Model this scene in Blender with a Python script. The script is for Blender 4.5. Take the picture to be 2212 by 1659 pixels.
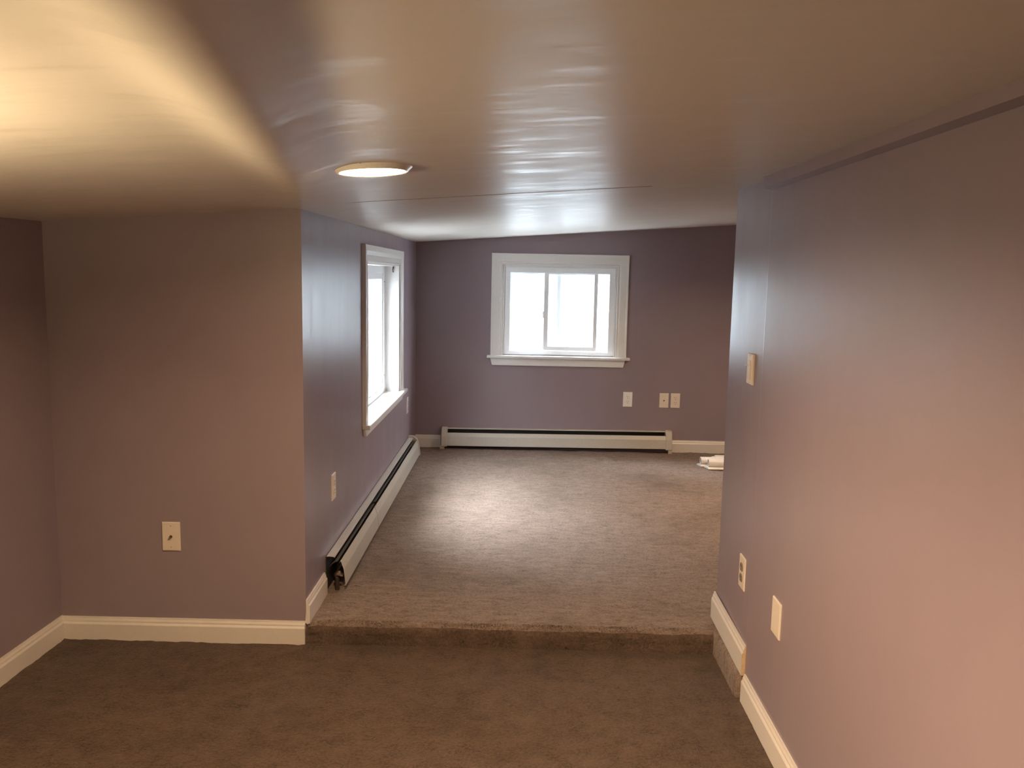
import bpy, bmesh, math, random
from mathutils import Vector, Matrix, noise

random.seed(7)
scene = bpy.context.scene
for o in list(bpy.data.objects):
    bpy.data.objects.remove(o)
col = scene.collection
PI = math.pi

# ------------------------------------------------------------------ camera
cam_data = bpy.data.cameras.new('camera')
cam = bpy.data.objects.new('camera', cam_data)
col.objects.link(cam)
right = Vector((0.99972339, 0.01294852, 0.01963369))
up = Vector((-0.02113729, 0.12860273, 0.9914709))
fwd = Vector((-0.01031313, 0.99161165, -0.12884085))
m = Matrix.Identity(4)
for i in range(3):
    m[i][0], m[i][1], m[i][2] = right[i], up[i], -fwd[i]
m[2][3] = 1.4578
cam.matrix_world = m
cam_data.sensor_width = 36.0
cam_data.lens = 1818.9 / 2212 * 36.0
cam_data.clip_start = 0.02
cam_data.clip_end = 200
scene.camera = cam

# ------------------------------------------------------------------ world and lamps
SKY = 9.0
world = bpy.data.worlds.new('world')
scene.world = world
world.use_nodes = True
wn, wl = world.node_tree.nodes, world.node_tree.links
wn.clear()
wout = wn.new('ShaderNodeOutputWorld')
wbg = wn.new('ShaderNodeBackground')
wbg.inputs['Color'].default_value = (0.87, 0.95, 1.04, 1)
# overcast sky, three times brighter overhead than at the horizon
wtc = wn.new('ShaderNodeTexCoord')
wsep = wn.new('ShaderNodeSeparateXYZ')
wmr = wn.new('ShaderNodeMapRange')
wmr.inputs['From Min'].default_value = 0.0
wmr.inputs['From Max'].default_value = 1.0
wmr.inputs['To Min'].default_value = SKY / 3
wmr.inputs['To Max'].default_value = SKY
wl.new(wtc.outputs['Generated'], wsep.inputs[0])
wl.new(wsep.outputs['Z'], wmr.inputs['Value'])
wl.new(wmr.outputs[0], wbg.inputs['Strength'])
wl.new(wbg.outputs[0], wout.inputs['Surface'])

def lamp(name, kind, loc, energy, color, size=0.15, direction=None, **kw):
    d = bpy.data.lights.new(name, kind)
    d.energy = energy
    d.color = color
    if kind == 'AREA':
        d.shape = 'DISK'
        d.size = size
    else:
        d.shadow_soft_size = size
    for k, v in kw.items():
        setattr(d, k, v)
    o = bpy.data.objects.new(name, d)
    o.location = loc
    if direction is not None:
        o.rotation_euler = Vector(direction).to_track_quat('-Z', 'Y').to_euler()
    col.objects.link(o)
    return o

WARM = (1.0, 0.70, 0.43)
# ceiling lamp behind the photographer and the upward lamp standing to the left
lamp('ceiling_lamp_behind', 'AREA', (-0.02, 0.45, 1.70), 1.0, WARM, 0.16, (0, 0, -1), spread=PI)
lamp('added_spot_behind', 'SPOT', (-1.0, 0.1, 1.55), 64.0, WARM, 0.06, (1.8, 1.55, -1.50), spot_size=math.radians(66), spot_blend=1.0)  # unseen spot added to brighten the right wall, its cone edge shaping the falloff
lamp('upward_lamp', 'AREA', (-1.30, 0.85, 1.36), 9.5, (1.0, 0.74, 0.42), 0.20, (0.1, 0.1, 1), spread=PI)
lamp('alcove_ceiling_lamp', 'AREA', (1.55, 4.9, 1.80), 6.0, WARM, 0.16, (0, 0, -1), spread=2.75)
# the hazy sun behind thin cloud, high on the left
lamp('hazy_sun', 'SUN', (-6, 7, 7), 6.2, (0.90, 0.96, 1.05), 0.1, (1.0, -0.36, -1.12), angle=math.radians(42))

scene.view_settings.view_transform = 'Standard'
scene.view_settings.look = 'None'
scene.view_settings.exposure = 2.2
scene.view_settings.gamma = 1.0
scene.view_settings.use_curve_mapping = False
scene.cycles.max_bounces = 12
scene.cycles.diffuse_bounces = 8
scene.cycles.glossy_bounces = 6
scene.cycles.transparent_max_bounces = 16
scene.cycles.sample_clamp_indirect = 6.0

# ------------------------------------------------------------------ materials
def nodes_of(name):
    mt = bpy.data.materials.new(name)
    mt.use_nodes = True
    nt = mt.node_tree
    b = nt.nodes['Principled BSDF']
    return mt, nt, b

def coords(nt, scale=(1, 1, 1), rot=(0, 0, 0), kind='Object'):
    tc = nt.nodes.new('ShaderNodeTexCoord')
    mp = nt.nodes.new('ShaderNodeMapping')
    mp.inputs['Scale'].default_value = scale
    mp.inputs['Rotation'].default_value = rot
    nt.links.new(tc.outputs[kind], mp.inputs['Vector'])
    return mp.outputs[0]

def noise_tex(nt, vec, scale, detail=3.0, rough=0.5):
    n = nt.nodes.new('ShaderNodeTexNoise')
    n.inputs['Scale'].default_value = scale
    n.inputs['Detail'].default_value = detail
    n.inputs['Roughness'].default_value = rough
    nt.links.new(vec, n.inputs['Vector'])
    return n.outputs[0]

def ramp(nt, fac, stops):
    r = nt.nodes.new('ShaderNodeValToRGB')
    while len(r.color_ramp.elements) < len(stops):
        r.color_ramp.elements.new(0.5)
    for e, (p, c) in zip(r.color_ramp.elements, stops):
        e.position = p
        e.color = (c[0], c[1], c[2], 1) if hasattr(c, '__len__') else (c, c, c, 1)
    nt.links.new(fac, r.inputs[0])
    return r.outputs[0]

def mix(nt, fac, a, b, mode='MIX'):
    n = nt.nodes.new('ShaderNodeMix')
    n.data_type = 'RGBA'
    n.blend_type = mode
    for sock, v in ((n.inputs['Factor'], fac), (n.inputs['A'], a), (n.inputs['B'], b)):
        if hasattr(v, 'is_linked'):
            nt.links.new(v, sock)
        else:
            sock.default_value = v if not hasattr(v, '__len__') else (v[0], v[1], v[2], 1)
    return n.outputs['Result']

def bump(nt, b, height, strength, dist, prev=None):
    n = nt.nodes.new('ShaderNodeBump')
    n.inputs['Strength'].default_value = strength
    n.inputs['Distance'].default_value = dist
    nt.links.new(height, n.inputs['Height'])
    if prev is not None:
        nt.links.new(prev, n.inputs['Normal'])
    nt.links.new(n.outputs[0], b.inputs['Normal'])
    return n.outputs[0]

def plain(name, color, rough=0.5, metal=0.0, spec=0.5, grain=-0.06):
    mt, nt, b = nodes_of(name)
    b.inputs['Base Color'].default_value = (*color, 1)
    b.inputs['Roughness'].default_value = rough
    b.inputs['Metallic'].default_value = metal
    b.inputs['Specular IOR Level'].default_value = spec
    v = coords(nt)
    n = noise_tex(nt, v, 60, 3)
    c = mix(nt, ramp(nt, n, [(0.35, 0.0), (0.7, 1.0)]), color, tuple(k * (1 - 0.10 - grain) for k in color))
    nt.links.new(c, b.inputs['Base Color'])
    return mt

def paint_wall():
    mt, nt, b = nodes_of('lavender_satin_paint')
    v = coords(nt)
    big = noise_tex(nt, v, 1.6, 4, 0.55)
    base = mix(nt, ramp(nt, big, [(0.3, 0.0), (0.7, 1.0)]), (0.280, 0.223, 0.250), (0.262, 0.208, 0.234))
    speck = noise_tex(nt, v, 38, 2)
    base = mix(nt, ramp(nt, speck, [(0.76, 0.0), (0.80, 0.25)]), base, (0.20, 0.16, 0.19))
    nt.links.new(base, b.inputs['Base Color'])
    b.inputs['Specular IOR Level'].default_value = 0.22
    vs = coords(nt, (7, 7, 1.6))
    streak = noise_tex(nt, vs, 1.0, 3, 0.6)
    rr = ramp(nt, streak, [(0.3, 0.30), (0.7, 0.35)])
    nt.links.new(rr, b.inputs['Roughness'])
    p = bump(nt, b, noise_tex(nt, v, 9, 3), 0.25, 0.004)
    bump(nt, b, noise_tex(nt, v, 260, 2), 0.10, 0.001, p)
    return mt

def paint_ceiling():
    mt, nt, b = nodes_of('cream_ceiling_paint')
    v = coords(nt)
    big = noise_tex(nt, v, 1.3, 3)
    base = mix(nt, big, (0.70, 0.655, 0.60), (0.65, 0.61, 0.56))
    fly = noise_tex(nt, v, 16, 1)
    base = mix(nt, ramp(nt, fly, [(0.83, 0.0), (0.85, 0.7)]), base, (0.12, 0.09, 0.07))
    nt.links.new(base, b.inputs['Base Color'])
    vs = coords(nt, (3.2, 11, 1), (0, 0, 0.25))
    st = noise_tex(nt, vs, 1.5, 5, 0.62)
    nt.links.new(ramp(nt, st, [(0.50, 0.38), (0.70, 0.285)]), b.inputs['Roughness'])
    nt.links.new(ramp(nt, st, [(0.48, 0.034), (0.60, 0.06), (0.72, 0.16)]), b.inputs['Specular IOR Level'])
    vs2 = coords(nt, (4, 22, 1), (0, 0, -0.22))
    p = bump(nt, b, noise_tex(nt, vs2, 1.4, 4, 0.6), 0.16, 0.004)
    bump(nt, b, noise_tex(nt, v, 220, 2), 0.06, 0.001, p)
    return mt

def carpet(name, k, red=1.0, streak=1.0, stain=None):
    def C(r, g, b_):
        return (r * k, g * k * (1 + red) / 2, b_ * k * red)
    mt, nt, b = nodes_of(name)
    v = coords(nt)
    tuft = noise_tex(nt, v, 260, 3, 0.7)
    clump = noise_tex(nt, v, 95, 3, 0.7)
    lay = noise_tex(nt, coords(nt, (6, 6 + 11 * streak, 6), (0, 0, 0.12)), 2.2, 5, 0.7)
    blot = noise_tex(nt, v, 2.6, 5, 0.62)
    fleck = noise_tex(nt, coords(nt, (20, 34, 20), (0, 0, 0.3)), 1.6, 2, 0.5)
    c = mix(nt, ramp(nt, tuft, [(0.30, 0.0), (0.70, 1.0)]), C(0.070, 0.050, 0.038), C(0.180, 0.131, 0.104))
    c = mix(nt, ramp(nt, clump, [(0.36, 0.75), (0.60, 0.0)]), c, C(0.045, 0.032, 0.024))
    c = mix(nt, ramp(nt, lay, [(0.35, 0.0), (0.65, 0.42)]), c, C(0.215, 0.162, 0.131))
    c = mix(nt, ramp(nt, blot, [(0.50, 0.0), (0.70, 0.50)]), c, C(0.060, 0.043, 0.032))
    c = mix(nt, ramp(nt, fleck, [(0.735, 0.0), (0.76, 0.8)]), c, C(0.026, 0.019, 0.015))
    if stain:
        # pale dried ring left by a spill
        d = nt.nodes.new('ShaderNodeVectorMath'); d.operation = 'DISTANCE'
        wob = nt.nodes.new('ShaderNodeTexNoise'); wob.inputs['Scale'].default_value = 14
        nt.links.new(v, wob.inputs['Vector'])
        off = nt.nodes.new('ShaderNodeVectorMath'); off.operation = 'MULTIPLY_ADD'
        off.inputs[1].default_value = (0.16, 0.16, 0.0)
        nt.links.new(wob.outputs['Color'], off.inputs[0]); nt.links.new(v, off.inputs[2])
        nt.links.new(off.outputs[0], d.inputs[0])
        d.inputs[1].default_value = (stain[0] + 0.08, stain[1] + 0.08, stain[2])
        rg = ramp(nt, d.outputs['Value'], [(0.016, 0.15), (0.026, 0.55), (0.033, 0.7), (0.042, 0.0)])
        c = mix(nt, rg, c, (0.20, 0.18, 0.155))
    nt.links.new(c, b.inputs['Base Color'])
    b.inputs['Roughness'].default_value = 1.0
    b.inputs['Specular IOR Level'].default_value = 0.0
    b.inputs['Sheen Weight'].default_value = 0.12
    b.inputs['Sheen Roughness'].default_value = 0.45
    b.inputs['Sheen Tint'].default_value = (0.92, 0.88, 0.85, 1)
    p = bump(nt, b, tuft, 0.6, 0.004)
    p = bump(nt, b, clump, 0.8, 0.008, p)
    bump(nt, b, lay, 0.45, 0.02, p)
    return mt

def thin_glass():
    mt = bpy.data.materials.new('window_glass')
    mt.use_nodes = True
    nt = mt.node_tree
    nt.nodes.clear()
    o = nt.nodes.new('ShaderNodeOutputMaterial')
    t = nt.nodes.new('ShaderNodeBsdfTransparent')
    t.inputs[0].default_value = (0.98, 0.995, 0.99, 1)
    g = nt.nodes.new('ShaderNodeBsdfGlossy')
    g.inputs['Roughness'].default_value = 0.02
    lw = nt.nodes.new('ShaderNodeLayerWeight')
    lw.inputs['Blend'].default_value = 0.5
    pw = nt.nodes.new('ShaderNodeMath')
    pw.operation = 'POWER'
    pw.inputs[1].default_value = 5.0
    f = nt.nodes.new('ShaderNodeMath')
    f.operation = 'MULTIPLY_ADD'
    f.inputs[1].default_value = 0.55
    f.inputs[2].default_value = 0.03
    nt.links.new(lw.outputs['Facing'], pw.inputs[0])
    nt.links.new(pw.outputs[0], f.inputs[0])
    mx = nt.nodes.new('ShaderNodeMixShader')
    nt.links.new(f.outputs[0], mx.inputs[0])
    nt.links.new(t.outputs[0], mx.inputs[1])
    nt.links.new(g.outputs[0], mx.inputs[2])
    nt.links.new(mx.outputs[0], o.inputs['Surface'])
    return mt

def glow(name, color, strength):
    mt, nt, b = nodes_of(name)
    b.inputs['Base Color'].default_value = (0.9, 0.88, 0.84, 1)
    b.inputs['Emission Color'].default_value = (*color, 1)
    b.inputs['Emission Strength'].default_value = strength
    return mt

M = dict(
    wall=paint_wall(), ceiling=paint_ceiling(), carpet=carpet('brown_carpet_shaded', 0.74, 0.80, 0.0), carpet_riser_shaded=carpet('step_carpet_shaded', 1.0, 0.88, 0.0),  # same carpet, darker copies: shade of main floor and riser put into the colour
    carpet_daylit=carpet('taupe_carpet_daylit', 1.85, 1.03, 0.8, (0.325, 3.765, 0.083)), glass=thin_glass(),  # lighter copy of the same carpet, daylight put into its colour, plus the stain
    trim=plain('white_gloss_trim_paint', (0.70, 0.685, 0.66), 0.33),
    base=plain('baseboard_paint', (0.68, 0.635, 0.58), 0.38, grain=-0.07),
    vinyl=plain('white_vinyl', (0.80, 0.82, 0.84), 0.35),
    heater=plain('heater_enamel', (0.50, 0.465, 0.41), 0.42, grain=-0.04),
    damper=plain('grey_galvanised_sheet', (0.15, 0.14, 0.125), 0.55, 0.2),
    dark=plain('black_metal', (0.020, 0.018, 0.016), 0.7),  # near-black tone of the heater back panels
    copper=plain('dull_copper', (0.075, 0.052, 0.038), 0.55, 0.4),
    silver=plain('bright_nickel', (0.72, 0.70, 0.66), 0.25, 1.0),
    ivory=plain('ivory_plastic', (0.72, 0.64, 0.54), 0.38),
    white=plain('white_plastic', (0.78, 0.76, 0.72), 0.35),
    brown=plain('brown_shade_and_parts', (0.24, 0.19, 0.15), 0.4),
    hole=plain('dark_slot', (0.012, 0.010, 0.009), 0.6),
    rawwood=plain('raw_pine', (0.60, 0.44, 0.27), 0.7, grain=0.1),
    outside=plain('overcast_lawn', (0.40, 0.42, 0.43), 0.9),
    green_blocker=plain('dark_green_blocker_paint', (0.060, 0.076, 0.070), 0.8),
    grey_blocker=plain('grey_blocker_boards', (0.50, 0.52, 0.53), 0.85),
    lens=glow('lamp_diffuser_glow', (1.0, 0.66, 0.36), 8.0),
)

# ------------------------------------------------------------------ mesh helpers
def link(name, bm, mat, parent=None, smooth=False, recalc=True):
    if recalc:
        bmesh.ops.recalc_face_normals(bm, faces=bm.faces)
    me = bpy.data.meshes.new(name)
    bm.to_mesh(me)
    bm.free()
    me.materials.append(mat)
    if smooth:
        for p in me.polygons:
            p.use_smooth = True
    o = bpy.data.objects.new(name, me)
    col.objects.link(o)
    if parent is not None:
        o.parent = parent
    return o

def structure(o, label=None):
    o['kind'] = 'structure'
    if label:
        o['label'] = label
    return o

def thing(name, label, cat, loc=(0, 0, 0), rotz=0.0, group=None):
    o = bpy.data.objects.new(name, None)
    o.empty_display_size = 0.05
    o.location = loc
    o.rotation_euler = (0, 0, rotz)
    col.objects.link(o)
    tag(o, label, cat, group)
    return o

def tag(o, label, cat, group=None):
    o['label'] = label
    o['category'] = cat
    if group:
        o['group'] = group
    return o

ID = lambda a, b, c: Vector((a, b, c))

def prism(bm, poly, u0, u1, f=ID, order='uab', n=1, bevel=0.0):
    """closed polygon (a,b) swept from u0 to u1 ; f maps (u,a,b) to world"""
    rings = []
    for i in range(n + 1):
        u = u0 + (u1 - u0) * i / n
        rings.append([bm.verts.new(f(u, a, b)) for a, b in poly])
    k = len(poly)
    for r0, r1 in zip(rings, rings[1:]):
        for i in range(k):
            bm.faces.new((r0[i], r0[(i + 1) % k], r1[(i + 1) % k], r1[i]))
    bm.faces.new(rings[0])
    bm.faces.new(list(reversed(rings[-1])))

def box(bm, x0, x1, y0, y1, z0, z1, f=ID):
    prism(bm, [(y0, z0), (y1, z0), (y1, z1), (y0, z1)], x0, x1, f)

def bevelled(bm, w, seg=1):
    bmesh.ops.recalc_face_normals(bm, faces=bm.faces)
    es = [e for e in bm.edges if len(e.link_faces) == 2 and e.calc_face_angle(0) > 0.6]
    bmesh.ops.bevel(bm, geom=es, offset=w, segments=seg, affect='EDGES', profile=0.5)

def boxobj(name, mat, parent, b, f=ID, bev=0.0, seg=1):
    bm = bmesh.new()
    box(bm, *b, f=f)
    if bev:
        bevelled(bm, bev, seg)
    return link(name, bm, mat, parent)

def sheet(poly, t):
    """thin closed outline following an open polyline"""
    pts = [Vector(p) for p in poly]
    off = []
    for i, p in enumerate(pts):
        d = (pts[min(i + 1, len(pts) - 1)] - pts[max(i - 1, 0)]).normalized()
        off.append(p + Vector((-d.y, d.x)) * t)
    return [tuple(p) for p in pts] + [tuple(p) for p in reversed(off)]

def tube(bm, pts, r, seg=12, ri=None):
    pts = [Vector(p) for p in pts]
    rs = r if hasattr(r, '__len__') else [r] * len(pts)
    rings = []
    prev = None
    for i, p in enumerate(pts):
        d = (pts[min(i + 1, len(pts) - 1)] - pts[max(i - 1, 0)]).normalized()
        a = prev if prev is not None else (Vector((0, 0, 1)) if abs(d.z) < 0.9 else Vector((1, 0, 0)))
        a = (a - d * a.dot(d)).normalized()
        prev = a
        b = d.cross(a)
        rings.append([bm.verts.new(p + (a * math.cos(2 * PI * k / seg) + b * math.sin(2 * PI * k / seg)) * rs[i]) for k in range(seg)])
    for r0, r1 in zip(rings, rings[1:]):
        for k in range(seg):
            bm.faces.new((r0[k], r0[(k + 1) % seg], r1[(k + 1) % seg], r1[k]))
    return rings

def cap_tube(bm, pts, r, seg=12):
    rings = tube(bm, pts, r, seg)
    bm.faces.new(rings[0])
    bm.faces.new(list(reversed(rings[-1])))

def hollow(bm, p0, p1, ro, ri, seg=44):
    """hollow tube with an open bore"""
    p0, p1 = Vector(p0), Vector(p1)
    o = tube(bm, [p0, p1], ro, seg)
    i = tube(bm, [p0, p1], ri, seg)
    for a, b in ((o[0], i[0]), (o[1], i[1])):
        for k in range(seg):
            bm.faces.new((a[k], a[(k + 1) % seg], b[(k + 1) % seg], b[k]))

# ------------------------------------------------------------------ the shell
YF, YB = 3.151, 6.60          # wall facing the camera on the left; back wall of the alcove
XR = 0.80                     # right wall
XA = 2.30                     # alcove's far right side (out of sight)
YN = -2.0                     # wall behind the photographer
SF = 0.081                    # alcove carpet height
def xl(y): return -0.8234 - 0.0026 * (y - YF)      # alcove's left wall
def xw(y): return -1.789 + 0.0256 * (y - YF)       # main room's left wall
def ceil(x, y):
    a = 0.0655 + 0.0017 * (y - YF)
    return 1.6827 + a * (x + 0.8234) + 0.0035 * (y - YF)

# floors
def carpet_grid(name, xs, ys, zf):
    bm = bmesh.new()
    vs = [[bm.verts.new(zf(x, y)) for y in ys] for x in xs]
    for i in range(len(xs) - 1):
        for j in range(len(ys) - 1):
            bm.faces.new((vs[i][j], vs[i + 1][j], vs[i + 1][j + 1], vs[i][j + 1]))
    return link(name, bm, M['carpet'], None, True)

def span(a, b, st):
    n = max(1, round((b - a) / st))
    return [a + (b - a) * i / n for i in range(n + 1)]

def pile(x, y):
    return 0.0035 * noise.noise((x * 55, y * 55, 3.1)) + 0.0045 * noise.noise((x * 9, y * 9, 1.7))

floor = structure(carpet_grid('floor', span(-1.95, 0.83, 0.02), span(YN - 0.02, 3.16, 0.02),
                              lambda x, y: Vector((x, y, pile(x, y)))))

# raised carpet of the alcove: riser, rounded nosing, then flat
prof = []
for i in range(6):
    prof.append((3.148, -0.012 + 0.011 * i))
R = 0.036
for i in range(9):
    a = PI - (PI / 2) * i / 8
    prof.append((3.148 + R + R * math.cos(a), SF - R + R * math.sin(a)))
n0 = len(prof)
prof += [(y, SF) for y in span(3.20, YB + 0.02, 0.02)]
prof = [(y - (0.010 if False else 0.0), z) for y, z in prof]
bm = bmesh.new()
xs = span(-0.86, XA + 0.02, 0.02)
rows = []
for x in xs:
    row = []
    for k, (y, z) in enumerate(prof):
        p = pile(x, y + z * 2)
        w = 0.004 * noise.noise((x * 6, z * 20, 8.0)) + 0.003 * noise.noise((x * 40, z * 60 + y * 3, 5.0))
        row.append(bm.verts.new((x, y + (w if k < n0 else 0), z + (p if k >= 6 else 0))))
    rows.append(row)
for i in range(len(xs) - 1):
    for j in range(len(prof) - 1):
        fc = bm.faces.new((rows[i][j], rows[i + 1][j], rows[i + 1][j + 1], rows[i][j + 1]))
        fc.material_index = 1 if j < 10 else 0  # riser faces take the darker copy, their shade painted in
raised = structure(link('floor_raised', bm, M['carpet_daylit'], None, True))
raised.data.materials.append(M['carpet_riser_shaded'])

# loose pile standing off the nosing
rnd = random.Random(3)
bm = bmesh.new()
for i in range(9000):
    x = rnd.uniform(-0.822, 0.778)
    a = PI - (PI / 2) * rnd.uniform(-0.25, 1.15)
    ny, nz = math.cos(a), math.sin(a)
    y, z = 3.148 + R + (R - 0.001) * ny, SF - R + (R - 0.001) * nz
    L = rnd.uniform(0.003, 0.0085)
    d = Vector((rnd.uniform(-0.7, 0.7), ny + rnd.uniform(-0.5, 0.5), nz + rnd.uniform(-0.6, 0.4))).normalized() * L
    w = Vector((rnd.uniform(0.5, 1.0), rnd.uniform(-0.3, 0.3), 0)).normalized() * 0.0008
    p = Vector((x, y, z))
    bm.faces.new([bm.verts.new(q) for q in (p - w, p + w, p + d)])
fz = link('loose_pile', bm, M['carpet_riser_shaded'], raised, recalc=False)
fz['kind'] = 'stuff'

# carpet return running from the step along the foot of the right wall
bm = bmesh.new()
ys = span(2.800, 3.17, 0.012)
pr = [(0.802, -0.01), (0.802, 0.088), (0.797, 0.090), (0.788, 0.089), (0.781, 0.083), (0.777, 0.070), (0.776, 0.050), (0.775, 0.025), (0.775, -0.01)]
rings = []
for y in ys:
    e = min(1.0, (y - 2.80) / 0.02)
    rings.append([bm.verts.new((x - 0.0035 * noise.noise((y * 60, z * 60, 2)) + (1 - e) * 0.003, y, z * (0.90 + 0.10 * e) + 0.003 * noise.noise((y * 45, x * 60, 4)))) for x, z in pr])
for r0, r1 in zip(rings, rings[1:]):
    for i in range(len(pr) - 1):
        bm.faces.new((r0[i], r0[i + 1], r1[i + 1], r1[i]))
bm.faces.new(rings[0])
link('carpet_return', bm, M['carpet_daylit'], raised, True)

# walls
def wall_face(name, f, us, zt, holes=None, t=0.12, z0=-0.02, mat=None):
    """f(u, d, z): d is the depth behind the visible face. hole = (u0, u1, z0, z1)"""
    bm = bmesh.new()
    u0, u1 = us
    if not holes:
        cuts = span(u0, u1, 0.25)
        F = [bm.verts.new(f(u, 0, z0)) for u in cuts]
        T = [bm.verts.new(f(u, 0, zt(u))) for u in cuts]
        Fb = [bm.verts.new(f(u, t, z0)) for u in cuts]
        Tb = [bm.verts.new(f(u, t, zt(u))) for u in cuts]
        for i in range(len(cuts) - 1):
            bm.faces.new((F[i], F[i + 1], T[i + 1], T[i]))
            bm.faces.new((Fb[i], Fb[i + 1], Tb[i + 1], Tb[i]))
            bm.faces.new((T[i], T[i + 1], Tb[i + 1], Tb[i]))
            bm.faces.new((F[i], F[i + 1], Fb[i + 1], Fb[i]))
        for i in (0, -1):
            bm.faces.new((F[i], T[i], Tb[i], Fb[i]))
    else:
        h0, h1, hz0, hz1 = holes
        U = [u0, h0, h1, u1]
        def row(d):
            return [[bm.verts.new(f(u, d, z)) for z in (z0, hz0, hz1, zt(u))] for u in U]
        A, B = row(0), row(t)
        for g in (A, B):
            for i in range(3):
                for j in range(3):
                    if i == 1 and j == 1:
                        continue
                    bm.faces.new((g[i][j], g[i + 1][j], g[i + 1][j + 1], g[i][j + 1]))
        for i in range(3):
            bm.faces.new((A[i][3], A[i + 1][3], B[i + 1][3], B[i][3]))
            bm.faces.new((A[i][0], A[i + 1][0], B[i + 1][0], B[i][0]))
        for j in range(3):
            bm.faces.new((A[0][j], A[0][j + 1], B[0][j + 1], B[0][j]))
            bm.faces.new((A[3][j], A[3][j + 1], B[3][j + 1], B[3][j]))
        for a, b in (((1, 1), (2, 1)), ((2, 1), (2, 2)), ((2, 2), (1, 2)), ((1, 2), (1, 1))):
            bm.faces.new((A[a[0]][a[1]], A[b[0]][b[1]], B[b[0]][b[1]], B[a[0]][a[1]]))
    return structure(link(name, bm, mat or M['wall']))

OV = 0.004
# window openings
W1 = (-0.150, 0.728, 0.832, 1.529)          # back wall (x0, x1, z0, z1)
W2 = (4.440, 5.650, 0.655, 1.505)           # alcove's left wall (y0, y1, z0, z1)

wall_face('wall_back', lambda u, d, z: Vector((u, YB + d, z)), (-0.96, XA + 0.1), lambda u: ceil(u, YB) + OV, W1)
wall_face('wall_alcove_left', lambda u, d, z: Vector((xl(u) - d, u, z)), (YF + 0.06, YB + 0.02), lambda u: ceil(xl(u), u) + OV, W2)
wall_face('wall_facing', lambda u, d, z: Vector((u, YF + d, z)), (xw(YF) - 0.12, xl(YF)), lambda u: ceil(u, YF) + OV, t=0.10)
wall_face('wall_left', lambda u, d, z: Vector((xw(u) - d, u, z)), (YN, YF + 0.02), lambda u: ceil(xw(u), u) + OV)
wall_face('wall_near', lambda u, d, z: Vector((u, YN - d, z)), (-2.1, XR + 0.15), lambda u: ceil(u, YN) + OV)
wall_face('wall_alcove_right', lambda u, d, z: Vector((XA + d, u, z)), (3.15, YB + 0.02), lambda u: ceil(XA, u) + OV)

# right wall: long flat part, then the slightly turned stretch up to its free end
bm = bmesh.new()
plan = [(XR, YN), (XR, 2.30), (XR, 2.785), (XR + 0.001, 2.792), (XR + 0.004, 3.02), (XR + 0.009, 3.272), (XR + 0.012, 3.282), (XR + 0.021, 3.286),
        (XA + 0.12, 3.286), (XA + 0.12, 3.16), (XR + 0.12, 3.16), (XR + 0.12, YN)]
lo = [bm.verts.new((x, y, -0.02)) for x, y in plan]
hi = [bm.verts.new((x, y, ceil(x, y) + OV)) for x, y in plan]
k = len(plan)
for i in range(k):
    bm.faces.new((lo[i], lo[(i + 1) % k], hi[(i + 1) % k], hi[i]))
bm.faces.new(lo)
bm.faces.new(hi)
structure(link('wall_right', bm, M['wall']))

# soffit along the top of the right wall
bm = bmesh.new()
cuts = span(YN, 2.778, 0.3)
for a, b in ((0, 1),):
    ring = []
    for y in cuts:
        zt = ceil(0.77, y) + 0.004
        ring.append([bm.verts.new(p) for p in ((0.768, y, zt), (0.768, y, 1.7485), (XR + 0.01, y, 1.7485 - 0.006), (XR + 0.01, y, zt))])
    for r0, r1 in zip(ring, ring[1:]):
        for i in range(4):
            bm.faces.new((r0[i], r0[(i + 1) % 4], r1[(i + 1) % 4], r1[i]))
    bm.faces.new(ring[0])
    bm.faces.new(ring[-1])
structure(link('trim_1', bm, M['wall']), 'lavender painted soffit along the top of the right wall')

# ceiling, with the low taped ridge that runs from the wall corner towards the room
bm = bmesh.new()
cx = sorted(set(span(-2.1, -1.0, 0.1) + span(-1.0, 0.0, 0.015) + span(0.0, XA + 0.2, 0.1)))
cy = span(YN - 0.1, YB + 0.1, 0.06)
rA, rB = Vector((-0.745, 3.15)), Vector((-0.315, 0.70))
rd = (rB - rA).normalized()
def ridge(x, y):
    p = Vector((x, y)) - rA
    s = p.dot(rd)
    d = p.x * rd.y - p.y * rd.x           # + to the left side of the ridge
    w = max(0.0, min(1.0, (s - 0.02) / 1.5))
    return -0.034 * math.exp(-(d / 0.080) ** 2) * w
vt = [[bm.verts.new((x, y, ceil(x, y) + ridge(x, y))) for y in cy] for x in cx]
for i in range(len(cx) - 1):
    for j in range(len(cy) - 1):
        if cx[i + 1] < -0.95 and cy[j] > YF + 0.12:
            continue                      # open air outside the left window
        bm.faces.new((vt[i][j], vt[i][j + 1], vt[i + 1][j + 1], vt[i + 1][j]))
ceiling = structure(link('ceiling', bm, M['ceiling'], None, True, recalc=False))
# hairline crack of the drywall joint
bm = bmesh.new()
N = 60
pts = []
for i in range(N + 1):
    t = i / N
    x = -0.66 + 1.09 * t
    y = 2.990 - 0.083 * t + 0.004 * noise.noise((x * 5, 0, 0))
    w = 0.0016 * math.sin(PI * min(1, max(0, t))) ** 0.5 + 0.0002
    z = ceil(x, y) - 0.0012
    pts.append([bm.verts.new(p) for p in ((x, y - w, z), (x, y + w, z), (x, y + w, z + 0.003), (x, y - w, z + 0.003))])
for r0, r1 in zip(pts, pts[1:]):
    for i in range(4):
        bm.faces.new((r0[i], r0[(i + 1) % 4], r1[(i + 1) % 4], r1[i]))
bm.faces.new(pts[0]); bm.faces.new(pts[-1])
link('joint_crack', bm, M['brown'], ceiling)

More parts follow.
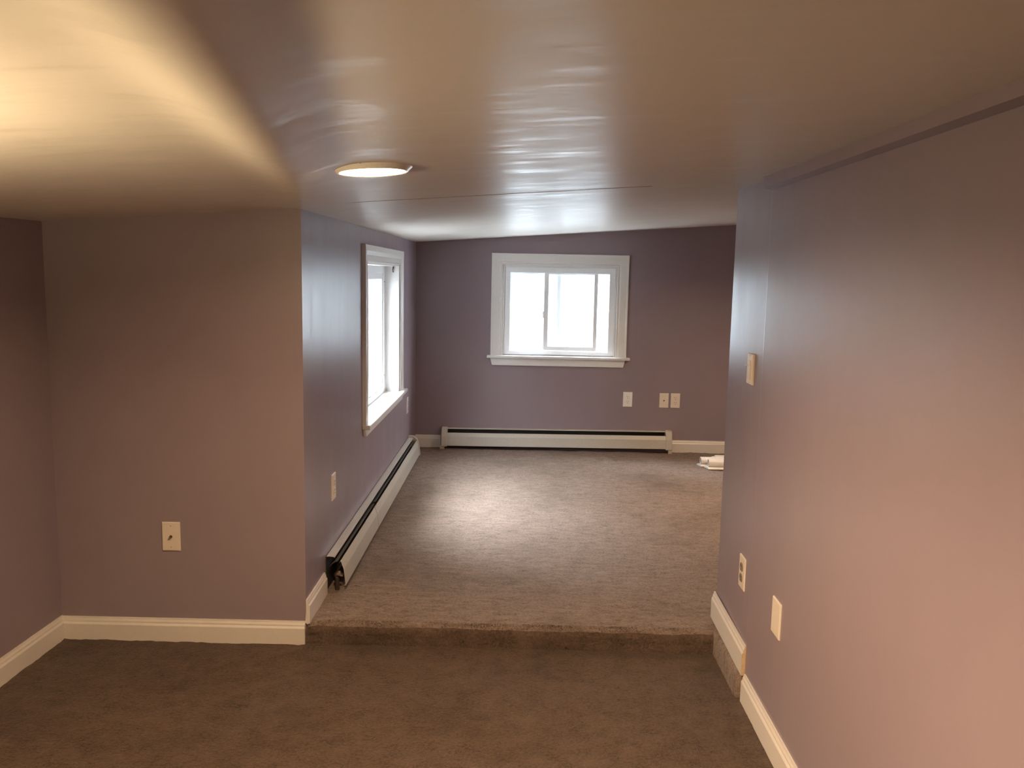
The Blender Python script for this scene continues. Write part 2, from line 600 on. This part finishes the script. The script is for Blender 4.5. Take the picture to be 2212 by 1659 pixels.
for sx, sy, sl in ((-0.3568, 1.4462, 0.007), (-0.381, 1.988, 0.004), (-0.349, 1.33, 0.0025)):
    bm = bmesh.new()
    disc_pts = [(sx + 0.0016 * math.cos(k * PI / 4) * (1 + 0.3 * (k % 2)), sy + sl / 2 * math.sin(k * PI / 4)) for k in range(8)]
    lo = [bm.verts.new((x, y, ceil(x, y) - 0.0012)) for x, y in disc_pts]
    hi = [bm.verts.new((x, y, ceil(x, y) + 0.002)) for x, y in disc_pts]
    for k in range(8):
        bm.faces.new((lo[k], lo[(k + 1) % 8], hi[(k + 1) % 8], hi[k]))
    bm.faces.new(lo)
    link('speck', bm, M['hole'], ceiling)

# ------------------------------------------------------------------ baseboards (4 inch, moulded top)
BB = [(0.0, 0.0), (0.014, 0.0), (0.014, 0.072), (0.012, 0.076), (0.0095, 0.080), (0.009, 0.086), (0.0055, 0.094), (0.0045, 0.100), (0.0, 0.100)]
def baseboard(name, f, u0, u1, dz=0.0, h=1.0, n=1):
    bm = bmesh.new()
    prism(bm, [(a, b * h + dz) for a, b in BB], u0, u1, f, n=n)
    return structure(link(name, bm, M['base']))
baseboard('baseboard_left', lambda u, a, b: Vector((xw(u) + a, u, b)), YN, YF - 0.001, -0.004, 0.97)
baseboard('baseboard_facing', lambda u, a, b: Vector((u, YF - a, b + 0.0015 * (u + 0.83))), xw(YF) + 0.001, -0.826, -0.006, 0.985)
baseboard('baseboard_right', lambda u, a, b: Vector((XR - a, u, b)), YN, 2.776, 0.001)
def tilt(u, a, b):
    return Vector((XR - a + 0.001, u, b + 0.028 * (u - 2.787)))
bbr = baseboard('baseboard_right_upper', tilt, 2.787, 3.2665, 0.090, 1.06)
bm = bmesh.new()
prism(bm, [(a, b * 1.06 + 0.090) for a, b in BB], 2.7855, 2.7872, tilt)
link('cut_end', bm, M['rawwood'], bbr)['label'] = 'bare sawn wooden end'
bbl = baseboard('baseboard_alcove_left', lambda u, a, b: Vector((xl(u) + a, u, b)), YF + 0.003, 3.462, 0.080, 0.97)
# splintered lower corner of that board
bm = bmesh.new()
for q in ([(-0.826, 3.150, 0.085), (-0.818, 3.149, 0.083), (-0.8205, 3.150, 0.128), (-0.8225, 3.151, 0.131)],
          [(-0.8235, 3.149, 0.085), (-0.8135, 3.149, 0.080), (-0.8185, 3.1495, 0.106), (-0.8215, 3.150, 0.108)]):
    A = [bm.verts.new(p) for p in q]
    Bv = [bm.verts.new((p[0], p[1] - 0.003, p[2])) for p in q]
    bm.faces.new(A); bm.faces.new(Bv)
    for i in range(4):
        bm.faces.new((A[i], A[(i + 1) % 4], Bv[(i + 1) % 4], Bv[i]))
link('splinter', bm, M['base'], bbl)
baseboard('baseboard_back_left', lambda u, a, b: Vector((u, YB - a, b)), xl(YB), -0.630, SF - 0.002, 1.0)
baseboard('baseboard_back_right', lambda u, a, b: Vector((u, YB - a, b)), 1.203, XA, SF - 0.002, 0.99)

# ------------------------------------------------------------------ windows
def casing_strip(bm, f, poly_uz, t, lip=0.004):
    """flat casing board: outline in wall plane, thickness t, small bead"""
    A = [bm.verts.new(f(u, 0.0, z)) for u, z in poly_uz]
    Bv = [bm.verts.new(f(u, -t, z)) for u, z in poly_uz]
    k = len(A)
    bm.faces.new(A); bm.faces.new(Bv)
    for i in range(k):
        bm.faces.new((A[i], A[(i + 1) % k], Bv[(i + 1) % k], Bv[i]))

def board(name, f, poly, t, parent, mat='trim', bev=0.0014):
    bm = bmesh.new()
    casing_strip(bm, f, poly, t)
    bevelled(bm, bev)
    return link(name, bm, M[mat], parent)

def casing(f, u0, u1, z0, z1, prof, parent):
    """three mitred casing boards round an opening; prof = (distance from the inner edge, thickness)"""
    paths = (('side_casing', lambda w: [(u0 - w, z0), (u0 - w, z1 + w)]),
             ('head_casing', lambda w: [(u0 - w, z1 + w), (u1 + w, z1 + w)]),
             ('side_casing', lambda w: [(u1 + w, z1 + w), (u1 + w, z0)]))
    for name, path in paths:
        bm = bmesh.new()
        A = [bm.verts.new(f(*((path(w)[0][0], -t, path(w)[0][1])))) for w, t in prof]
        Bv = [bm.verts.new(f(*((path(w)[1][0], -t, path(w)[1][1])))) for w, t in prof]
        n = len(prof)
        for i in range(n):
            bm.faces.new((A[i], A[(i + 1) % n], Bv[(i + 1) % n], Bv[i]))
        bm.faces.new(A); bm.faces.new(Bv)
        link(name, bm, M['trim'], parent)

def rect(u0, u1, z0, z1): return [(u0, z0), (u1, z0), (u1, z1), (u0, z1)]

def frame_ring(name, f, u0, u1, z0, z1, w, d0, d1, parent, mat='vinyl', bev=0.002):
    """picture-frame ring in the wall plane, w = (left, right, bottom, top) widths, d0..d1 depth"""
    l, r, b, t = w
    bm = bmesh.new()
    O = [(u0, z0), (u1, z0), (u1, z1), (u0, z1)]
    I = [(u0 + l, z0 + b), (u1 - r, z0 + b), (u1 - r, z1 - t), (u0 + l, z1 - t)]
    V = {}
    for key, pts in (('O', O), ('I', I)):
        for d in (d0, d1):
            V[key, d] = [bm.verts.new(f(u, d, z)) for u, z in pts]
    for i in range(4):
        j = (i + 1) % 4
        bm.faces.new((V['O', d0][i], V['O', d0][j], V['I', d0][j], V['I', d0][i]))
        bm.faces.new((V['O', d1][i], V['O', d1][j], V['I', d1][j], V['I', d1][i]))
        bm.faces.new((V['O', d0][i], V['O', d0][j], V['O', d1][j], V['O', d1][i]))
        bm.faces.new((V['I', d0][i], V['I', d0][j], V['I', d1][j], V['I', d1][i]))
    bevelled(bm, bev)
    return link(name, bm, M[mat], parent)

def jamb_liner(f, u0, u1, z0, z1, depth, parent):
    t = 0.010
    bm = bmesh.new()
    O = rect(u0, u1, z0, z1)
    I = rect(u0 + t, u1 - t, z0 + t * 0.2, z1 - t)
    for d0, d1 in ((-0.004, depth),):
        V = [[bm.verts.new(f(u, d, z)) for u, z in P] for P in (O, I) for d in (d0, d1)]
        o0, o1, i0, i1 = V
        for i in range(4):
            j = (i + 1) % 4
            bm.faces.new((o0[i], o0[j], i0[j], i0[i]))
            bm.faces.new((o1[i], o1[j], i1[j], i1[i]))
            bm.faces.new((o0[i], o0[j], o1[j], o1[i]))
            bm.faces.new((i0[i], i0[j], i1[j], i1[i]))
    return link('jamb', bm, M['trim'], parent)

def pane(f, u0, u1, z0, z1, d, parent):
    bm = bmesh.new()
    box(bm, u0, u1, d, d + 0.004, z0, z1, f=f)
    return link('pane', bm, M['glass'], parent)

# --- window in the back wall
f1 = lambda u, d, z: Vector((u, YB + d, z))
w1 = thing('window_1', 'white framed sliding window in the back wall above the heater', 'window', (0, 0, 0))
del w1['category']
structure(w1)
ci = (-0.155, 0.733, 0.832, 1.533)
casing(f1, ci[0], ci[1], 0.826, ci[3], [(0, 0), (0, 0.013), (0.004, 0.015), (0.009, 0.015), (0.012, 0.012), (0.022, 0.012), (0.026, 0.014), (0.072, 0.0155), (0.078, 0.018), (0.087, 0.0185), (0.0885, 0.017), (0.0885, 0)], w1)
jamb_liner(f1, W1[0] - 0.003, W1[1] + 0.003, W1[2] - 0.003, W1[3] + 0.003, 0.05, w1)
bm = bmesh.new()
box(bm, -0.271, 0.849, -0.046, 0.012, 0.807, 0.828, f=f1)
bevelled(bm, 0.004, 2)
link('stool', bm, M['trim'], w1)
board('apron', f1, [(-0.231, 0.749), (0.801, 0.749), (0.816, 0.807), (-0.247, 0.807)], 0.018, w1, bev=0.003)
fr = frame_ring('frame', f1, -0.145, 0.722, 0.834, 1.522, (0.050, 0.046, 0.030, 0.048), 0.012, 0.085, w1)
s_rear = frame_ring('rear_sash', f1, -0.095, 0.300, 0.862, 1.476, (0.012, 0.030, 0.014, 0.014), 0.058, 0.078, w1)
pane(f1, -0.085, 0.272, 0.874, 1.464, 0.066, s_rear)
s_fix = frame_ring('rear_sash', f1, 0.280, 0.678, 0.862, 1.476, (0.022, 0.012, 0.014, 0.014), 0.060, 0.076, w1)
s_front = frame_ring('front_sash', f1, 0.168, 0.588, 0.872, 1.492, (0.036, 0.030, 0.030, 0.026), 0.022, 0.048, w1)
pane(f1, 0.203, 0.559, 0.901, 1.467, 0.034, s_front)
bm = bmesh.new()
box(bm, 0.160, 0.172, 0.020, 0.034, 1.125, 1.180, f=f1)
bevelled(bm, 0.003)
link('sash_latch', bm, M['vinyl'], w1)
bm = bmesh.new()
box(bm, -0.090, 0.672, 0.050, 0.056, 0.864, 0.874, f=f1)
link('track', bm, M['vinyl'], w1)

# --- window in the alcove's left wall
f2 = lambda u, d, z: Vector((xl(u) - d, u, z))
w2 = thing('window_2', 'white framed window with deep sill in the left alcove wall', 'window')
del w2['category']
structure(w2)
casing(f2, 4.442, 5.672, 0.656, 1.506, [(0, 0), (0, 0.011), (0.003, 0.014), (0.008, 0.014), (0.011, 0.011), (0.040, 0.0115), (0.052, 0.0175), (0.062, 0.020), (0.088, 0.021), (0.092, 0.019), (0.092, 0)], w2)
jamb_liner(f2, W2[0] - 0.003, W2[1] + 0.004, W2[2] - 0.003, W2[3] + 0.003, 0.095, w2)
bm = bmesh.new()
box(bm, 4.340, 5.822, -0.043, 0.0, 0.634, 0.657, f=f2)
bevelled(bm, 0.004, 2)
st2 = link('stool', bm, M['trim'], w2)
boxobj('sill', M['trim'], w2, (4.450, 5.641, -0.002, 0.088, 0.640, 0.6565), f2)
board('apron', f2, [(4.372, 0.591), (5.735, 0.591), (5.765, 0.634), (4.352, 0.634)], 0.018, w2, bev=0.003)
frame_ring('frame', f2, 4.450, 5.641, 0.657, 1.497, (0.040, 0.034, 0.040, 0.048), 0.086, 0.150, w2)
sa = frame_ring('front_sash', f2, 5.020, 5.600, 0.694, 1.452, (0.040, 0.042, 0.040, 0.040), 0.094, 0.116, w2)
pane(f2, 5.056, 5.562, 0.730, 1.416, 0.104, sa)
sb = frame_ring('rear_sash', f2, 4.486, 5.070, 0.694, 1.452, (0.040, 0.040, 0.040, 0.040), 0.122, 0.144, w2)
pane(f2, 4.522, 5.034, 0.730, 1.416, 0.132, sb)
bm = bmesh.new()
box(bm, 5.578, 5.612, 0.085, 0.094, 0.72, 1.440, f=f2)
box(bm, 5.560, 5.612, 0.082, 0.094, 1.418, 1.462, f=f2)
box(bm, 5.560, 5.612, 0.082, 0.094, 0.690, 0.724, f=f2)
lk = link('sash_lock_bar', bm, M['vinyl'], w2)
for z in (1.395, 0.775):
    bm = bmesh.new()
    cap_tube(bm, [f2(5.588, 0.0855, z), f2(5.588, 0.083, z)], 0.005, 10)
    link('screw', bm, M['hole'], lk)
# little hook screwed to the far jamb
bm = bmesh.new()
hk = [Vector((-0.8632, 5.637, 1.483)), Vector((-0.8632, 5.625, 1.482)), Vector((-0.8632, 5.617, 1.474)), Vector((-0.8632, 5.622, 1.465)), Vector((-0.8632, 5.630, 1.464))]
cap_tube(bm, hk, 0.0028, 8)
for a in (1.490, 1.462):
    cap_tube(bm, [Vector((-0.8632, 5.638, a)), Vector((-0.8632, 5.634, a))], 0.0055, 10)
link('curtain_hook', bm, M['damper'], w2)

# lawn outside and added dark boards that cut low sky light at the left window
bm = bmesh.new()
box(bm, -40, 40, -30, 50, -0.9, -0.6)
structure(link('ground', bm, M['outside']))
grey_blocker = structure(boxobj('outdoor_blocker', M['green_blocker'], None, (-3.66, -3.62, 2.0, 32.0, -0.6, 3.1)), 'added boards outside the left window, cutting low sky light')
for i in range(60):
    boxobj('board', M['green_blocker'], grey_blocker, (-3.62, -3.59, 2.0 + 0.5 * i, 2.46 + 0.5 * i, -0.6, 3.12))  # boards of the added blocker outside the left window

grey_blocker = structure(boxobj('outdoor_blocker', M['grey_blocker'], None, (-9.0, 12.0, 15.0, 15.04, -0.6, 1.7)), 'added boards beyond the back window, setting its light')  # added boards that cut the sky and set reflections through the back window
for i in range(42):
    boxobj('board', M['grey_blocker'], grey_blocker, (-9.0 + 0.5 * i, -8.54 + 0.5 * i, 14.97, 15.0, -0.6, 1.72))  # boards of the added blocker beyond the back window

# ------------------------------------------------------------------ baseboard heaters
def heater(label, f, u0, u1, splits, cap_at, foot, damper_gap=None, open_end=False, hz=0.0, fz=0.0):
    t = thing('baseboard_heater', label, 'heater')
    bm = bmesh.new()
    prism(bm, [(0.001, 0.086), (0.004, 0.086), (0.004, 0.236), (0.001, 0.236)], u0, u1, f)
    link('back_panel', bm, M['dark'], t)
    # hood: flat top leaf with a turned-down lip
    hood = sheet([(a, b + hz) for a, b in ((0.003, 0.2375), (0.014, 0.2385), (0.032, 0.237), (0.0375, 0.2355), (0.038, 0.2315))], -0.0016)
    prev = u0
    for s in splits['hood'] + [u1]:
        bm = bmesh.new()
        prism(bm, hood, prev, s - 0.0012, f)
        link('hood', bm, M['heater'], t)
        prev = s
    front = sheet([(0.058, 0.2105 + fz), (0.0625, 0.2175 + fz), (0.066, 0.2170 + fz), (0.0785, 0.1810), (0.0865, 0.1095), (0.079, 0.1085)], -0.0016)
    prev = u0
    for s in splits['front'] + [u1]:
        bm = bmesh.new()
        prism(bm, front, prev, s - (0.005 if s < u1 else 0.0), f)
        link('front_panel', bm, M['heater'], t)
        prev = s
    damp = sheet([(0.016, 0.192 + fz), (0.024, 0.203 + fz), (0.036, 0.212 + fz), (0.0495, 0.2165 + fz)], -0.0014)
    segs = [(u0 + 0.002, u1)] if not damper_gap else [(u0 + 0.002, damper_gap[0]), (damper_gap[1], u1)]
    for a, b in segs:
        bm = bmesh.new()
        prism(bm, damp, a, b, f)
        link('damper', bm, M['damper'], t)
    # finned pipe
    bm = bmesh.new()
    cap_tube(bm, [f(u0 + (0.0 if not open_end else 0.02), 0.042, 0.148), f(u1 - 0.01, 0.042, 0.148)], 0.011, 10)
    link('pipe', bm, M['copper'], t)
    bm = bmesh.new()
    u = u0 + 0.16
    while u < u1 - 0.05:
        box(bm, u, u + 0.0008, 0.012, 0.070, 0.118, 0.178, f=f)
        u += 0.02
    fo = link('fins', bm, M['damper'], t)
    fo['kind'] = 'stuff'
    # end caps
    capp = [(0.0, 0.100), (0.0, 0.249), (0.034, 0.249), (0.046, 0.244), (0.068, 0.224), (0.081, 0.182), (0.090, 0.104), (0.084, 0.100)]
    inn = [(0.006, 0.106), (0.006, 0.243), (0.033, 0.243), (0.043, 0.239), (0.063, 0.220), (0.076, 0.181), (0.084, 0.106), (0.082, 0.106)]
    for a, b in cap_at:
        bm = bmesh.new()
        prism(bm, capp, a, b, f)
        bevelled(bm, 0.0025)
        link('end_cap', bm, M['heater'], t)
    for a, b in foot:
        boxobj('foot', M['heater'], t, (a, b, 0.058, 0.083, 0.070, 0.104), f)
    return t

fh_left = lambda u, a, b: Vector((xl(u) + a, u, b))
fh_back = lambda u, a, b: Vector((u, YB - a, b + 0.006 * (u + 0.6)))
HL = heater('long white baseboard heater with an open near end along the left wall', fh_left, 3.494, 6.170,
            {'hood': [5.62], 'front': [4.347]}, [(6.163, 6.205)], [], damper_gap=(4.425, 4.462), open_end=True)
HB = heater('white baseboard heater with two end caps along the back wall under the window', fh_back, -0.585, 1.160,
            {'hood': [], 'front': []}, [(-0.618, -0.572), (1.150, 1.200)], [(-0.628, -0.592), (1.172, 1.202)], hz=0.004, fz=-0.0075)
# valve and elbow visible in the open end of the left heater
bm = bmesh.new()
cap_tube(bm, [fh_left(3.535, 0.040, 0.148), fh_left(3.522, 0.042, 0.146), fh_left(3.516, 0.044, 0.136), fh_left(3.516, 0.044, 0.08)], 0.010, 12)
link('elbow', bm, M['copper'], HL)
bm = bmesh.new()
cap_tube(bm, [fh_left(3.506, 0.046, 0.160), fh_left(3.506, 0.071, 0.150)], [0.011, 0.008], 6)
cap_tube(bm, [fh_left(3.504, 0.057, 0.172), fh_left(3.504, 0.060, 0.158)], 0.0055, 6)
link('bleed_valve', bm, M['silver'], HL)['label'] = 'shiny bleed valve'

# ------------------------------------------------------------------ wall plates
def plate_mesh(parent, w, h, mat, t=0.0055):
    bm = bmesh.new()
    box(bm, -w / 2, w / 2, -t, 0, -h / 2, h / 2)
    bmesh.ops.recalc_face_normals(bm, faces=bm.faces)
    es = [e for e in bm.edges if all(v.co.y < -t / 2 for v in e.verts)]
    bmesh.ops.bevel(bm, geom=es, offset=0.0035, segments=2, affect='EDGES', profile=0.5)
    return link('plate', bm, M[mat], parent)

def disc(bm, x, z, r, y0, y1, seg=16, flat=0.0):
    ring = []
    for y in (y0, y1):
        ring.append([bm.verts.new((x + r * math.cos(2 * PI * k / seg), y, z + max(-r + flat, min(r - flat, r * math.sin(2 * PI * k / seg))))) for k in range(seg)])
    for k in range(seg):
        bm.faces.new((ring[0][k], ring[0][(k + 1) % seg], ring[1][(k + 1) % seg], ring[1][k]))
    bm.faces.new(ring[0]); bm.faces.new(ring[1])

def screw(parent, x, z, y=-0.0055, r=0.003, mat='ivory'):
    bm = bmesh.new()
    disc(bm, x, z, r, y + 0.001, y - 0.0012, 10)
    return link('screw', bm, M[mat], parent)

def outlet(label, loc, rotz, mat='white', face=None, slot='hole', group=None):
    t = thing('wall_outlet', label, 'outlet', loc, rotz, group)
    plate_mesh(t, 0.073, 0.117, mat)
    for z in (0.0195, -0.0195):
        bm = bmesh.new()
        disc(bm, 0, z, 0.0172, -0.004, -0.0078, 20, flat=0.003)
        r = link('receptacle', bm, M[face or mat], t)
        for x, hh in ((-0.0065, 0.0085), (0.0065, 0.007)):
            boxobj('slot', M[slot], r, (x - 0.0013, x + 0.0013, -0.0082, -0.0070, z + 0.004 - hh / 2 + 0.001, z + 0.004 + hh / 2 + 0.001))
        bm = bmesh.new()
        disc(bm, 0, z - 0.0085, 0.0026, -0.0070, -0.0082, 10)
        link('ground_hole', bm, M[slot], r)
    screw(t, 0, 0, mat=mat)
    return t

outlet('white duplex outlet on the back wall under the right side of the window', (0.848, YB, 0.497), 0, 'white')
outlet('ivory duplex outlet with dark slots, right neighbour of the jack plate on the back wall', (1.2246, YB, 0.4945), 0, 'ivory')
outlet('white duplex outlet on the left alcove wall above the near end of the long heater', (xl(3.645), 3.645, 0.508), PI / 2, 'ivory')
outlet('narrow looking outlet on the left alcove wall in the corner below the window sill', (xl(6.10), 6.10, 0.491), PI / 2, 'white')
outlet('ivory outlet with two sockets coloured brown for shadow, low on the right wall above the cut baseboard', (XR + 0.0025, 2.887, 0.427), -PI / 2, 'ivory', 'brown')  # brown socket faces paint in the shadow of their recesses

t = thing('jack_plate', 'blank ivory plate with one small dark hole on the back wall between two outlets', 'wall plate', (1.1344, YB, 0.4938))
plate_mesh(t, 0.073, 0.117, 'ivory')
bm = bmesh.new(); disc(bm, 0, 0, 0.0052, -0.004, -0.0062, 14); link('jack_hole', bm, M['hole'], t)
for z in (0.043, -0.043):
    screw(t, 0, z, mat='ivory', r=0.0024)

t = thing('coax_plate', 'ivory cable plate with metal stub in the middle on the left facing wall', 'wall plate', (-1.3437, YF, 0.424))
plate_mesh(t, 0.0705, 0.115, 'ivory')
bm = bmesh.new(); disc(bm, 0, 0, 0.0062, -0.004, -0.0075, 6); link('hex_nut', bm, M['copper'], t)
bm = bmesh.new(); cap_tube(bm, [(0, -0.007, 0), (0, -0.016, 0)], 0.0045, 12)
cj = link('coax_jack', bm, M['copper'], t)
bm = bmesh.new(); disc(bm, 0, 0, 0.003, -0.0155, -0.0163, 10); link('jack_core', bm, M['silver'], cj)
for z in (0.0425, -0.0425):
    screw(t, 0, z, mat='brown', r=0.0018)

t = thing('blank_plate', 'plain blank ivory plate low on the right wall near the doorway baseboard joint', 'wall plate', (XR, 2.4755, 0.4315), -PI / 2)
plate_mesh(t, 0.080, 0.112, 'ivory')
for z in (0.041, -0.041):
    screw(t, 0, z, mat='ivory', r=0.0024)

t = thing('dimmer_switch', 'ivory slide dimmer switch at chest height on the right wall end', 'switch', (XR + 0.002, 2.921, 1.1485), -PI / 2)
plate_mesh(t, 0.070, 0.106, 'ivory', 0.008)
boxobj('paddle', M['ivory'], t, (-0.017, 0.013, -0.0105, -0.007, -0.034, 0.030), bev=0.0012)
boxobj('slider', M['white'], t, (0.016, 0.026, -0.0125, -0.007, 0.004, 0.014), bev=0.001)
boxobj('lever', M['white'], t, (-0.024, -0.017, -0.017, -0.007, 0.009, 0.014), bev=0.001)
for z in (0.046, -0.046):
    screw(t, 0, z, y=-0.008, mat='ivory', r=0.0022)

# ------------------------------------------------------------------ ceiling lamp
LX, LY = -0.370, 2.085
LZ = ceil(LX, LY)
t = thing('ceiling_light', 'round lit flush ceiling light with a warm glowing disc', 'ceiling light', (LX, LY, LZ))
t.rotation_euler = (0, -math.atan(0.064), 0)
bm = bmesh.new()
prof_t = [(0.080, -0.0115), (0.0835, -0.0125), (0.0905, -0.0060), (0.0965, -0.0010), (0.0965, 0.004), (0.076, 0.004), (0.076, -0.008)]
seg = 48
rg = [[bm.verts.new((r * math.cos(2 * PI * k / seg), r * math.sin(2 * PI * k / seg), z)) for r, z in prof_t] for k in range(seg)]
for k in range(seg):
    a, b = rg[k], rg[(k + 1) % seg]
    for i in range(len(prof_t)):
        j = (i + 1) % len(prof_t)
        bm.faces.new((a[i], a[j], b[j], b[i]))
link('trim_ring', bm, M['white'], t, False)
bm = bmesh.new()
ring0 = None
c0 = bm.verts.new((0, 0, -0.0155))
for r, z in ((0.03, -0.0152), (0.06, -0.0140), (0.080, -0.0112)):
    ring1 = [bm.verts.new((r * math.cos(2 * PI * k / seg), r * math.sin(2 * PI * k / seg), z)) for k in range(seg)]
    for k in range(seg):
        if ring0 is None:
            bm.faces.new((c0, ring1[(k + 1) % seg], ring1[k]))
        else:
            bm.faces.new((ring0[k], ring0[(k + 1) % seg], ring1[(k + 1) % seg], ring1[k]))
    ring0 = ring1
link('diffuser', bm, M['lens'], t, True)
lamp('ceiling_light_bulb', 'AREA', (LX, LY, LZ - 0.018), 5.0, WARM, 0.15, (0.064, 0, -1), spread=2.85)

# ------------------------------------------------------------------ white tubes and strips lying in the alcove
zc = SF + 0.005
def strip(label, x0, x1, y0, y1, z, slant):
    bm = bmesh.new()
    prism(bm, [(y0, z), (y1, z), (y1 , z + 0.006), (y1 - 0.006, z + 0.012), (y0 + 0.012, z + 0.012), (y0 + 0.008, z + 0.006), (y0, z + 0.006)], x0, x1,
          lambda u, a, b: Vector((u + slant * (y1 - a), a, b)))
    o = link('flat_strip', bm, M['white'])
    tag(o, label, 'strip')
    return o
strip('flat white strip lying in front under the longer white tube', 1.356, 2.20, 5.982, 6.060, zc, 0.25)
strip('flat white strip lying under the rear white tube, its tip sticking out left', 1.318, 2.15, 6.075, 6.135, zc, 0.35)
def white_tube(label, x0, x1, y, z, ro, ri):
    t = thing('plastic_tube', label, 'tube', (x0, y, z))
    bm = bmesh.new()
    hollow(bm, (0, 0, 0), (x1 - x0, 0, 0), ro, ri)
    link('barrel', bm, M['white'], t, False)
    bm = bmesh.new()
    cap_tube(bm, [(0.018, 0, 0), (0.022, 0, 0)], ri * 0.98, 18)
    link('plug', bm, M['damper'], t)
    return t
white_tube('front white tube with open dark end on the carpet by the right wall', 1.378, 2.20, 6.030, zc + 0.012 + 0.0275, 0.0275, 0.0235)
white_tube('rear white tube lying behind the front one, its end further left', 1.338, 2.15, 6.105, zc + 0.012 + 0.0275, 0.0275, 0.0235)
t = thing('pipe_fitting', 'small white stepped fitting with a round hole lying behind the two tubes', 'fitting', (1.49, 6.235, SF + 0.032))
bm = bmesh.new()
cap_tube(bm, [(-0.048, 0, -0.004), (-0.040, 0, -0.002)], 0.008, 12)
link('tip', bm, M['damper'], t)
bm = bmesh.new()
cap_tube(bm, [(-0.040, 0, -0.001), (-0.018, 0, 0)], [0.018, 0.020], 16)
link('collar', bm, M['white'], t)
bm = bmesh.new()
cap_tube(bm, [(-0.018, 0, 0), (-0.014, 0, 0), (0.12, 0, 0)], [0.024, 0.028, 0.028], 20)
link('body', bm, M['white'], t)
bm = bmesh.new()
disc(bm, 0.020, -0.004, 0.020, -0.0275, -0.0285, 18)
link('port', bm, M['hole'], t)
